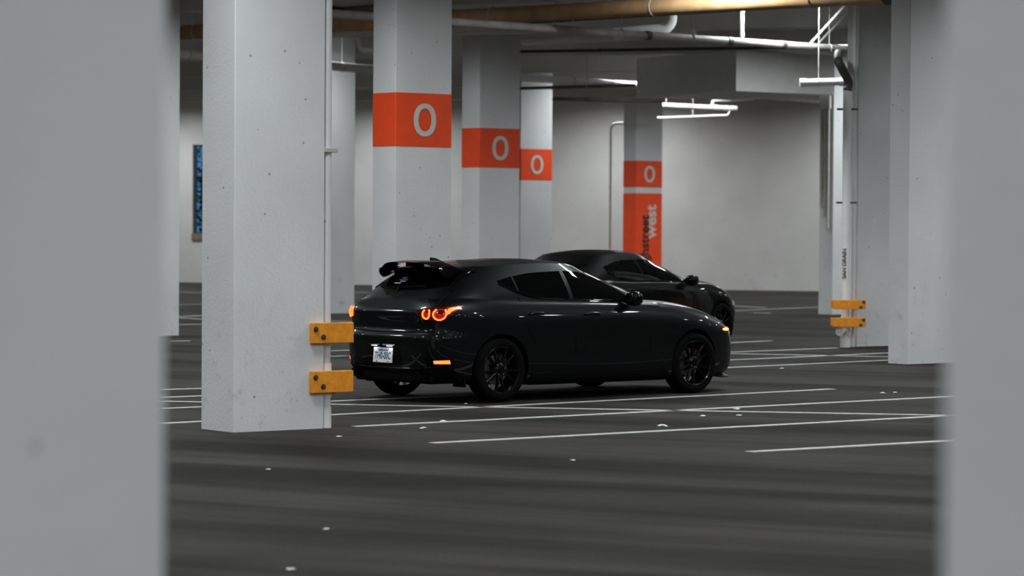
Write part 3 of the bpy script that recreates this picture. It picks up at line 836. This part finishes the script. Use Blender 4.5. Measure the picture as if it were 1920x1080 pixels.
def wheel_proto(parent, R_=.325, Wd=.215):
    """wheel centred on the origin, outer face towards -Y"""
    bm = bmesh.new(); h = Wd / 2; rr = .238
    prof = [(rr, h - .02), (rr + .01, h - .004), (rr + .035, h), (R_ - .03, h - .003), (R_ - .01, h - .02), (R_ - .002, h - .045)]
    for gy in (.06, .02, -.02, -.06):
        prof += [(R_, gy + .010), (R_ - .008, gy + .006), (R_ - .008, gy - .002), (R_, gy - .006)]
    prof += [(R_ - .002, -h + .045), (R_ - .01, -h + .02), (R_ - .03, -h + .003), (rr + .035, -h), (rr + .01, -h + .004), (rr, -h + .02)]
    rings = lathe_y(bm, prof + [prof[0]], 56)
    bmesh.ops.remove_doubles(bm, verts=bm.verts, dist=1e-5)
    wh = obj('wheel', bm, M['tyre'], parent, 40)
    bm = bmesh.new()
    lathe_y(bm, [(.244, -h + .012), (.238, -h + .008), (.226, -h + .014), (.221, -h + .03), (.215, 0), (.222, h - .02), (.240, h - .01), (.244, h - .015), (.244, -h + .012)], 56)
    bmesh.ops.remove_doubles(bm, verts=bm.verts, dist=1e-5)
    obj('rim', bm, M['rim'], wh, 40)
    sp_me = None
    for k in range(10):
        a = 2 * math.pi * k / 10 + (.07 if k % 2 else -.07)
        bm = bmesh.new()
        ca, sa = math.cos(a), math.sin(a)
        def pt(r, t, y): return (ca * r - sa * t, y, sa * r + ca * t)
        prev = None
        for r, wd_, yo in ((.045, .016, -h + .035), (.12, .012, -h + .022), (.20, .011, -h + .016), (.226, .016, -h + .018)):
            cur = [bm.verts.new(pt(r, -wd_, yo + .006)), bm.verts.new(pt(r, -wd_ * .5, yo)), bm.verts.new(pt(r, wd_ * .5, yo)), bm.verts.new(pt(r, wd_, yo + .006)), bm.verts.new(pt(r, wd_, yo + .035)), bm.verts.new(pt(r, -wd_, yo + .035))]
            if prev:
                for j in range(6): bm.faces.new((prev[j], prev[(j + 1) % 6], cur[(j + 1) % 6], cur[j]))
            else: bm.faces.new(cur[::-1])
            prev = cur
        bm.faces.new(prev)
        obj('spoke', bm, M['rim'], wh, 30)
    bm = bmesh.new(); tube(bm, [(0, -h + .075, 0), (0, -h + .034, 0), (0, -h + .030, 0)], [.075, .075, .068], 28); obj('hub', bm, M['rim'], wh, 30)
    bm = bmesh.new(); tube(bm, [(0, -h + .031, 0), (0, -h + .022, 0), (0, -h + .019, 0)], [.030, .029, .024], 24); obj('hub_cap', bm, M['gloss'], wh, 30)
    for k in range(5):
        a = 2 * math.pi * k / 5 + .3
        bm = bmesh.new(); x, z = .054 * math.cos(a), .054 * math.sin(a)
        tube(bm, [(x, -h + .032, z), (x, -h + .018, z), (x, -h + .013, z)], [.010, .010, .006], 6); obj('lug_nut', bm, M['chrome'], wh, 30)
    bm = bmesh.new(); lathe_y(bm, [(.07, .0), (.150, .0), (.150, .02), (.07, .02), (.07, .0)], 40); bmesh.ops.remove_doubles(bm, verts=bm.verts, dist=1e-5); obj('brake_disc', bm, M['disc'], wh, 30)
    bm = bmesh.new()
    prev = None
    for a in np.linspace(.35, 1.35, 8):
        cur = [bm.verts.new((math.cos(a) * r, y, math.sin(a) * r)) for r, y in ((.105, -.03), (.165, -.03), (.170, .03), (.105, .03))]
        if prev:
            for j in range(4): bm.faces.new((prev[j], prev[(j + 1) % 4], cur[(j + 1) % 4], cur[j]))
        else: bm.faces.new(cur[::-1])
        prev = cur
    bm.faces.new(prev); obj('brake_caliper', bm, M['caliper'], wh, 30)
    return wh

def copy_tree(o, parent):
    c = o.copy(); C.objects.link(c); c.parent = parent
    for ch in [x for x in bpy.data.objects if x.parent == o]: copy_tree(ch, c)
    return c

def build_car(root, P, paint, detail):
    V, F = loft_body(P)
    skin = Skin(V, F)
    me = bpy.data.meshes.new('body'); me.from_pydata(V, [], F)
    b2 = bmesh.new(); b2.from_mesh(me); bmesh.ops.recalc_face_normals(b2, faces=b2.faces); b2.to_mesh(me); b2.free()
    tmp = bpy.data.objects.new('body_tmp', me); C.objects.link(tmp)
    cut = []
    for wx in (0, P['wb']):
        for s in (-1, 1):
            bm = bmesh.new(); tube(bm, [(wx, s * .58, .335), (wx, s * 1.2, .335)], P['arch'], 56)
            o = obj('cutter', bm, M['plastic']); cut.append(o)
            md = tmp.modifiers.new('arch', 'BOOLEAN'); md.operation = 'DIFFERENCE'; md.object = o; md.solver = 'EXACT'
    dg = bpy.context.evaluated_depsgraph_get(); dg.update()
    me2 = bpy.data.meshes.new_from_object(tmp.evaluated_get(dg))
    for o in cut + [tmp]: bpy.data.objects.remove(o)
    me2.materials.clear(); me2.materials.append(paint); me2.materials.append(M['plastic'])
    for p in me2.polygons:
        c = p.center
        p.material_index = 0
        for wx in (0, P['wb']):
            rr = math.hypot(c.x - wx, c.z - .335)
            if rr < P['arch'] + .003 and abs(c.y) < .80 : p.material_index = 1
        if abs(p.normal.z) > .9 and c.z < .4: p.material_index = 1
    smooth_by_angle(me2, 32)
    body = bpy.data.objects.new('body', me2); C.objects.link(body); body.parent = root
    # wheels
    w0 = wheel_proto(root)
    spots = [(0, -P['track']), (P['wb'], -P['track']), (0, P['track']), (P['wb'], P['track'])]
    for i, (x, y) in enumerate(spots):
        wv = w0 if i == 0 else copy_tree(w0, root)
        wv.location = (x, y, .325)
        wv.rotation_euler = (0, .25 * i, math.pi if y > 0 else 0)
    # side glass
    for sgn in (-1, 1):
        for (xa, xb, lo, hi) in P['windows']:
            patch('side_window', lambda u, v: skin.side(u, v, sgn), list(np.linspace(xa, xb, 26)), smoothtab(lo), smoothtab(hi), 8, .003, M['glass'], root)
        # belt moulding
        pts = []
        for x in np.linspace(P['windows'][0][0], P['windows'][-1][1], 40):
            lo = [w_ for w_ in P['windows'] if w_[0] - .06 <= x <= w_[1] + .06][0][2]
            p, n = skin.side(x, interp(lo, x) - .008, sgn)
            if p: pts.append(p + n * .004)
        seam('belt_moulding', pts, M['gloss'], root, .007)
        # door shut lines
        for poly in P['doors']:
            pts = []
            for x, z in poly:
                p, n = skin.side(x, z, sgn)
                if p: pts.append(p + n * .0005)
            seam('door_seam', pts, M['plastic'], root, .0045)
        for hx, hz in P['handles']:
            q0, n0 = skin.side(hx, hz, sgn)
            pts = [skin.side(x, hz - .008 * ((x - hx) / .1) ** 2, sgn) for x in np.linspace(hx - .10, hx + .10, 9)]
            pts = [p + n * (.022 if 0 < i < 8 else .004) for i, (p, n) in enumerate(pts)]
            obj('door_handle', tube(bmesh.new(), pts, .012, 8), paint, root, 50)
        # mirror
        mx, mz = P['mirror']
        q, n = skin.side(mx, mz, sgn)
        bm = bmesh.new()
        prev = None
        for dy, rx, rzz in ((0.0, .02, .015), (.05, .025, .02), (.075, .085, .055), (.12, .10, .075), (.19, .095, .078), (.235, .07, .06), (.245, .04, .035)):
            cur = []
            for k in range(16):
                a = 2 * math.pi * k / 16
                cur.append(bm.verts.new((mx + (.05 if dy > .06 else .0) + rx * math.copysign(abs(math.cos(a)) ** .7, math.cos(a)) * (1 if math.cos(a) > 0 else .55), q.y + sgn * (dy - .01), mz + .035 * min(1, dy / .075) + rzz * math.copysign(abs(math.sin(a)) ** .75, math.sin(a)))))
            if prev:
                for k in range(16): bm.faces.new((prev[k], prev[(k + 1) % 16], cur[(k + 1) % 16], cur[k]))
            else: bm.faces.new(cur[::-1])
            prev = cur
        bm.faces.new(prev)
        mo = obj('mirror', bm, M['gloss'], root, 50)
        # sill
        zb_ = smoothtab(P['zbot'])
        patch('side_skirt', lambda u, v: skin.side(u, v, sgn), list(np.linspace(.40, P['wb'] - .40, 24)), lambda u: zb_(u) + .006, lambda u: zb_(u) + .12, 5, .012, M['plastic'], root)
    # windscreen and rear glass
    def ws(u, v): return skin.front(u, v)
    z0, z1 = P['ws']
    patch('windscreen', ws, list(np.linspace(-.60, .60, 25)), lambda u: z0 + .03 * (1 - abs(u) / .6), lambda u: z1 - .06 * (abs(u) / .6) ** 2, 14, .003, M['glass'], root)
    z0, z1, wy = P['rw']
    patch('rear_window', lambda u, v: skin.rear(u, v), list(np.linspace(-wy, wy, 25)), lambda u: z0 + .05 * (abs(u) / wy) ** 3, lambda u: z1 - .02 * (abs(u) / wy) ** 2, 12, .003, M['glass'], root)
    # headlamps
    for sgn in (-1, 1):
        hp = []
        us = list(np.linspace(.50, .80, 14))
        hl = patch('headlamp', lambda u, v: skin.front(sgn * u, v), us, lambda u: P['hl'] - .05 + .02 * (u - .5) / .3, lambda u: P['hl'] + .035 * (u - .5) / .3 + .005, 6, .006, M['lens_clear'], root)
        if detail:
            pts = [skin.front(sgn * u, P['hl'] - .005 + .02 * (u - .5) / .3) for u in np.linspace(.70, .79, 6)]
            obj('turn_signal', tube(bmesh.new(), [p + n * .006 for p, n in pts], [.010, .014, .016, .017, .016, .010], 8), M['amber'], hl, 50)
            pts = [skin.front(sgn * u, P['hl'] + .015 + .02 * (u - .5) / .3) for u in np.linspace(.66, .76, 6)]
            obj('turn_signal', tube(bmesh.new(), [p + n * .004 for p, n in pts], .009, 8), M['amber_dim'], hl, 50)
    # grille, lower intake
    patch('grille', lambda u, v: skin.front(u, v), list(np.linspace(-.46, .46, 20)), lambda u: .36 + .06 * (abs(u) / .46) ** 2, lambda u: .61 - .02 * (abs(u) / .46), 6, .006, M['gloss'], root)
    # splitter
    bm = bmesh.new(); prev = None
    for y in np.linspace(-.76, .76, 25):
        p, n = skin.front(y, .21)
        x0 = p.x
        cur = [bm.verts.new((x0 - .10, y, .165)), bm.verts.new((x0 + .045, y, .150)), bm.verts.new((x0 + .05, y, .160)), bm.verts.new((x0 - .08, y, .195))]
        if prev:
            for j in range(4): bm.faces.new((prev[j], prev[(j + 1) % 4], cur[(j + 1) % 4], cur[j]))
        else: bm.faces.new(cur[::-1])
        prev = cur
    bm.faces.new(prev); obj('front_lip', bm, M['gloss'], root, 30)
    return body, skin

HATCH = dict(
    wb=2.725, track=.775, arch=.352, xm=1.4, nr=5.6, nf=4.6, xsr=-.28, xsf=2.02, hood=.045, crown=.045,
    low=[(0, .80, -.66, 3.46), (.05, .852, -.735, 3.54), (.15, .875, -.79, 3.585), (.30, .888, -.812, 3.61), (.50, .894, -.820, 3.615), (.56, .896, -.815, 3.62), (.60, .898, -.792, 3.62),
         (.66, .899, -.774, 3.61), (.74, .898, -.776, 3.605), (.82, .892, -.794, 3.59), (.87, .885, -.800, 3.58), (.93, .868, -.782, 3.555), (1.0, .838, -.735, 3.48)],
    zbot=[(-.83, .27), (-.6, .23), (-.3, .18), (0, .165), (2.8, .16), (3.3, .165), (3.65, .175)],
    zbelt=[(-.83, .985), (-.5, 1.0), (0, 1.0), (.6, .985), (1.9, .955), (2.3, .935), (2.8, .87), (3.2, .785), (3.45, .715), (3.65, .69)],
    zgh=[(-.75, 1.03), (-.3, 1.035), (.5, 1.015), (1.9, .985), (2.1, .985), (2.4, 1.00)],
    zroof=[(-.40, 1.325), (-.1, 1.352), (.3, 1.372), (.8, 1.387), (1.1, 1.378), (1.45, 1.345)],
    gh=dict(xr0=-.70, xf0=2.32, hw0=.80, nr=4.2, nf=4.4, xm=.75, xsr0=-.28, xsf0=2.02, xr1=-.30, xf1=1.38, hw1=.56, xsr1=-.10, xsf1=1.15),
    windows=[(.10, .30, [(.10, 1.195), (.2, 1.15), (.30, 1.10)], [(.10, 1.215), (.2, 1.235), (.30, 1.255)]),
             (.325, .985, [(.325, 1.09), (.5, 1.045), (.75, 1.03), (.985, 1.025)], [(.325, 1.258), (.6, 1.29), (.985, 1.305)]),
             (1.045, 1.88, [(1.045, 1.024), (1.5, 1.01), (1.88, 1.0)], [(1.045, 1.306), (1.2, 1.30), (1.45, 1.245), (1.7, 1.145), (1.88, 1.03)])],
    doors=[[(.98, .28), (1.0, .5), (1.01, .8), (1.015, 1.0)], [(2.02, .30), (2.06, .5), (2.05, .75), (1.97, .92)], [(.42, .62), (.33, .75), (.30, .9), (.29, 1.06)],
           [(.45, .285), (1.0, .275), (2.0, .28)]],
    handles=[(.45, .885), (1.22, .872)], mirror=(1.70, .985), ws=(1.03, 1.34), rw=(1.115, 1.325, .56), hl=.655)

# ---- car pose from its hub positions on the floor
CAR_A = R(41.3)
car = empty('hatchback_car', (0, 0, 0), CAR_A)
tag(car, 'dark grey hatchback with lit red tail lamps and roof spoiler on the asphalt', 'car')
hub = at_z(942, 694, .325)
fw = Vector((math.cos(CAR_A), math.sin(CAR_A), 0)); lf_ = Vector((-math.sin(CAR_A), math.cos(CAR_A), 0))
org = hub + lf_ * .88
car.location = (org.x, org.y, 0)
body, sk = build_car(car, HATCH, M['paint'], True)

# tailgate shut lines
for sgn in (-1, 1):
    pts = []
    for z, y in ((1.10, .60), (1.05, .615), (1.0, .635), (.97, .65)):
        p, n = sk.rear(sgn * y, z)
        if p: pts.append(p + n * .001)
    seam('tailgate_seam', pts, M['plastic'], car, .004)
pts = [sk.rear(y, .70 + .015 * (y / .6) ** 2) for y in np.linspace(-.62, .62, 30)]
seam('tailgate_seam', [p + n * .001 for p, n in pts], M['plastic'], car, .005)
# tail lamps
def on_rear(y, z, off=.008):
    p, n = sk.rear(y, z); return p + n * off
for sgn in (-1, 1):
    us = list(np.linspace(.47, .785, 30))
    lens = patch('tail_lamp', lambda u, v: sk.rear(sgn * u, v), us, lambda u: interp([(.47, .905), (.54, .845), (.62, .828), (.735, .828), (.785, .925)], u),
                 lambda u: interp([(.47, .915), (.54, .938), (.62, .950), (.735, .962), (.785, .972)], u), 6, .005, M['tail_lens'], car)
    for cy, cz, ry, rzz in ((.592, .890, .034, .046), (.700, .888, .043, .054)):
        pts = []
        for a in np.linspace(R(128), R(412), 26):
            pts.append(on_rear(sgn * (cy + ry * math.cos(a)), cz + rzz * math.sin(a), .010))
        obj('lamp_ring', tube(bmesh.new(), pts, .0085, 8), M['tail_on'], lens, 60)
        ds_ = []
        bm = bmesh.new(); c0 = bm.verts.new(on_rear(sgn * cy, cz, .0065)); ring_ = [bm.verts.new(on_rear(sgn * (cy + ry * .95 * math.cos(a)), cz + rzz * .95 * math.sin(a), .0065)) for a in np.linspace(0, 2 * math.pi, 25)[:-1]]
        for k in range(24): bm.faces.new((c0, ring_[k], ring_[(k + 1) % 24]))
        obj('lamp_core', bm, M['tail_soft'], lens)
    patch('lamp_wedge', lambda u, v: sk.rear(sgn * u, v), list(np.linspace(.740, .776, 12)), lambda u: interp([(.74, .868), (.776, .938)], u), lambda u: interp([(.74, .945), (.776, .962)], u), 4, .010, M['tail_on'], lens)
    patch('lamp_glow', lambda u, v: sk.rear(sgn * u, v), list(np.linspace(.725, .783, 12)), lambda u: interp([(.725, .835), (.783, .925)], u), lambda u: interp([(.725, .955), (.783, .970)], u), 4, .0065, M['tail_soft'], lens)
    # rear fog reflector in the bumper corner
    patch('bumper_lamp', lambda u, v: sk.rear(sgn * u, v), list(np.linspace(.665, .765, 14)), lambda u: .398, lambda u: .428 + .006 * (u - .66) / .1, 3, .008, M['tail_on'], car)
    patch('bumper_trim', lambda u, v: sk.rear(sgn * u, v), list(np.linspace(.60, .78, 16)), lambda u: .375, lambda u: .455, 4, .004, M['gloss'], car)
# bumper lower black part
patch('rear_diffuser', lambda u, v: sk.rear(u, v), list(np.linspace(-.77, .77, 40)), lambda u: .275, lambda u: .345 + .05 * (abs(u) / .77) ** 4, 5, .012, M['plastic'], car)
pts = [sk.rear(y, .345 + .05 * (abs(y) / .77) ** 4) for y in np.linspace(-.70, .70, 40)]
seam('bumper_moulding', [p + n * .014 for p, n in pts], M['gloss'], car, .008)
# lower valance and underbody
bm = bmesh.new(); box(bm, (-.70, -.60, .19), (3.3, .60, .30), .02); obj('underbody', bm, M['plastic'], car)
bm = bmesh.new(); box(bm, (-.745, -.55, .205), (-.60, .55, .30), .02); obj('rear_valance', bm, M['plastic'], car)
for sgn in (-1, 1):
    bm = bmesh.new()
    lathe = []
    tube(bm, [(-.60, sgn * .50, .275), (-.80, sgn * .50, .275), (-.80, sgn * .50, .275), (-.74, sgn * .50, .275)], [.042, .045, .036, .034], 20); obj('exhaust_tip', bm, M['rim'], car, 40)
    bm = bmesh.new(); box(bm, (-.42, sgn * .70 - .09, .16), (-.40, sgn * .70 + .09, .30), .004); obj('mud_flap', bm, M['plastic'], car)
# plate recess and plate
patch('plate_recess', lambda u, v: sk.rear(u, v), list(np.linspace(-.26, .26, 16)), lambda u: .372, lambda u: .565 - .03 * (abs(u) / .26) ** 4, 5, .003, M['gloss'], car)
pl, pn = sk.rear(0, .465)
plate = empty('licence_plate', (pl.x - .010, 0, .465)); plate.parent = car
plate.rotation_euler = (0, R(5), 0)
plate['label'] = 'white licence plate reading TH0-00C'
bm = bmesh.new(); box(bm, (-.006, -.1525, -.076), (.002, .1525, .076), .0015); obj('plate_sheet', bm, M['plate'], plate)
def plate_text(s, size, z, y=0, off=.0, sx=1.0):
    me = text_mesh(s, size, off, .0008, sx)
    me.transform(Matrix(((0, 0, -1, -.0068), (-1, 0, 0, y), (0, 1, 0, z), (0, 0, 0, 1)))); me.materials.append(M['plate_ink'])
    o = bpy.data.objects.new('lettering', me); C.objects.link(o); o.parent = plate
plate_text('TH0-00C', .100, -.010, 0, .0006, .66)
plate_text('British Columbia', .026, .049, 0, .0, .85)
for yy in (-.09, .09):
    for zz in (-.063, .063):
        bm = bmesh.new(); tube(bm, [(-.006, yy, zz), (-.010, yy, zz)], .006, 10); obj('screw', bm, M['bolt'], plate)
for yy in (-.12, .12):
    p, n = sk.rear(yy, .562)
    bm = bmesh.new(); box(bm, (p.x - .035, yy - .10, .560), (p.x - .002, yy + .10, .575), .004); lh = obj('plate_lamp_housing', bm, M['gloss'], car)
    bm = bmesh.new(); box(bm, (p.x - .030, yy - .035, .5565), (p.x - .012, yy + .035, .5598), .0008); obj('plate_lamp', bm, M['plate_lamp'], lh)

# spoiler: lower lip on the tailgate, raised wing with end returns, middle strut
def wing(ys, le, te, zf, th, name, m, parent):
    bm = bmesh.new(); prev = None; N = 9
    for y in ys:
        cur = []
        x0, x1 = le(y), te(y)
        for k in range(N):
            t = k / (N - 1); x = x0 + (x1 - x0) * t
            cur.append((x, y, zf(y, t) + th * (math.sin(math.pi * min(1, .15 + .85 * t)) * .5 + .12)))
        for k in range(N - 1, -1, -1):
            t = k / (N - 1); x = x0 + (x1 - x0) * t
            cur.append((x, y, zf(y, t) - th * .3 * math.sin(math.pi * t) - .002))
        cur = [bm.verts.new(c) for c in cur]
        if prev:
            for j in range(len(cur)): bm.faces.new((prev[j], prev[(j + 1) % len(cur)], cur[(j + 1) % len(cur)], cur[j]))
        else: bm.faces.new(cur[::-1])
        prev = cur
    bm.faces.new(prev)
    return obj(name, bm, m, parent, 50)
SPW = .47
ysp = np.linspace(-SPW, SPW, 41)
a_ = lambda y: abs(y) / SPW
low = wing(ysp, lambda y: -.18, lambda y: -.51 + .10 * a_(y) ** 2.5, lambda y, t: 1.338 - .04 * a_(y) ** 2.4 - .020 * t, .055, 'spoiler', M['gloss'], car)
low['label'] = 'gloss black roof spoiler with raised wing'
wing(ysp, lambda y: -.31 + .02 * a_(y), lambda y: -.59 + .13 * a_(y) ** 2.4, lambda y, t: 1.404 - .010 * t - .060 * a_(y) ** 3.2, .024, 'spoiler_wing', M['gloss'], low)
bm = bmesh.new(); box(bm, (-.50, -.05, 1.350), (-.33, .05, 1.404), .008); obj('spoiler_strut', bm, M['gloss'], low)
for sgn in (-1, 1):
    bm = bmesh.new(); prev = None
    outl = [(-.26, 1.335), (-.38, 1.362), (-.50, 1.358), (-.545, 1.335), (-.55, 1.30), (-.525, 1.262), (-.48, 1.235), (-.42, 1.25), (-.33, 1.30)]
    for dy, k in ((-.022, .9), (-.014, 1.0), (.008, 1.0), (.016, .9)):
        cur = [bm.verts.new((-.36 + (x + .42) * k, sgn * (SPW + dy - .03 * (1.36 - z) / .12 * -1), 1.30 + (z - 1.30) * k)) for x, z in outl]
        n_ = len(cur)
        if prev:
            for j in range(n_): bm.faces.new((prev[j], prev[(j + 1) % n_], cur[(j + 1) % n_], cur[j]))
        else: bm.faces.new(cur[::-1])
        prev = cur
    bm.faces.new(prev); obj('spoiler_end', bm, M['gloss'], low, 40)
    # black trim between the glass and the rear pillar
    pts = []
    for t in np.linspace(0, 1, 10):
        z = 1.12 + .21 * t; y = sgn * (.585 - .05 * t)
        p, n = sk.rear(y, z)
        if p: pts.append(p + n * .003)
    seam('glass_trim', pts, M['gloss'], car, .012)
bm = bmesh.new(); pts2 = [on_rear(y, 1.13 + .02 * t, .012) for y, t in zip(np.linspace(.04, -.32, 8), np.linspace(0, 1, 8))]
tube(bm, pts2, .007, 8); tube(bm, [on_rear(.04, 1.10, .0), on_rear(.04, 1.13, .03)], .016, 10); obj('rear_wiper', bm, M['plastic'], car, 50)
# sticker on the glass
stk = []
for (ya, yb, za, zb2) in ((.10, .18, 1.222, 1.238), (.06, .20, 1.205, 1.216), (.07, .15, 1.190, 1.199), (.12, .22, 1.172, 1.183)):
    patch('glass_sticker', lambda u, v: sk.rear(u, v), list(np.linspace(ya, yb, 8)), lambda u: za + .02 * 0, lambda u: zb2, 2, .0045, M['sticker'], car, .001)
# shark-fin aerial
bm = bmesh.new(); p, n = sk.topdown(-.10, 0)
base = [(-.20, -.022), (-.20, .022), (.0, .012), (.0, -.012)]
bv = [bm.verts.new((x, y, p.z - .006)) for x, y in base]; tv = [bm.verts.new((-.215, -.006, p.z + .058)), bm.verts.new((-.215, .006, p.z + .058)), bm.verts.new((-.145, .004, p.z + .05)), bm.verts.new((-.145, -.004, p.z + .05))]
for k in range(4): bm.faces.new((bv[k], bv[(k + 1) % 4], tv[(k + 1) % 4], tv[k]))
bm.faces.new(bv[::-1]); bm.faces.new(tv); obj('aerial', bm, M['gloss'], car)

# ------------------------------------------------------------------ second car, parked beyond
SEDAN = dict(
    wb=2.85, track=.79, arch=.356, xm=1.4, nr=5.2, nf=4.0, xsr=-.30, xsf=2.10, hood=.06, crown=.05,
    low=[(0, .80, -.85, 3.55), (.05, .86, -.93, 3.62), (.15, .885, -.98, 3.68), (.30, .90, -1.00, 3.71), (.48, .91, -1.00, 3.72), (.58, .915, -.99, 3.725),
         (.68, .915, -.98, 3.72), (.78, .91, -.97, 3.70), (.86, .90, -.96, 3.67), (.93, .88, -.94, 3.62), (1.0, .85, -.90, 3.53)],
    zbot=[(-1.0, .27), (-.6, .23), (-.3, .18), (0, .165), (2.8, .16), (3.3, .165), (3.75, .175)],
    zbelt=[(-1.0, 1.0), (-.5, 1.0), (0, .99), (.6, .97), (1.9, .95), (2.3, .94), (2.8, .89), (3.2, .82), (3.5, .74), (3.75, .70)],
    zgh=[(-1.0, 1.05), (-.3, 1.02), (.5, .99), (1.9, .97), (2.1, .97), (2.5, .985)],
    zroof=[(-.40, 1.27), (-.1, 1.32), (.3, 1.362), (.8, 1.385), (1.1, 1.378), (1.5, 1.345)],
    gh=dict(xr0=-.80, xf0=2.42, hw0=.81, nr=3.6, nf=4.2, xm=.75, xsr0=-.28, xsf0=2.05, xr1=.05, xf1=1.38, hw1=.55, xsr1=.2, xsf1=1.15),
    windows=[(.12, .93, [(.12, 1.12), (.4, 1.02), (.93, 1.0)], [(.12, 1.20), (.5, 1.275), (.93, 1.30)]),
             (.99, 1.93, [(.99, 1.0), (1.5, .992), (1.93, .985)], [(.99, 1.302), (1.2, 1.295), (1.5, 1.235), (1.75, 1.13), (1.93, 1.01)])],
    doors=[[(.95, .28), (.96, .5), (.965, .8), (.965, .98)], [(2.05, .30), (2.08, .5), (2.06, .75), (1.97, .92)]],
    handles=[(.42, .87), (1.18, .86)], mirror=(1.84, .96), ws=(1.03, 1.33), rw=(1.08, 1.26, .52), hl=.64)
CB = R(53)
car2 = empty('sedan_car', (0, 0, 0), CB)
tag(car2, 'glossy black sedan with sloping roof parked beyond the grey hatchback', 'car')
fx = at_d(1374, 423, 43.0)
f2 = Vector((math.cos(CB), math.sin(CB), 0)); l2 = Vector((-math.sin(CB), math.cos(CB), 0))
o2 = Vector((fx.x, fx.y, 0)) - f2 * 3.35 + l2 * .74
car2.location = (o2.x, o2.y, 0)
build_car(car2, SEDAN, M['paint2'], False)
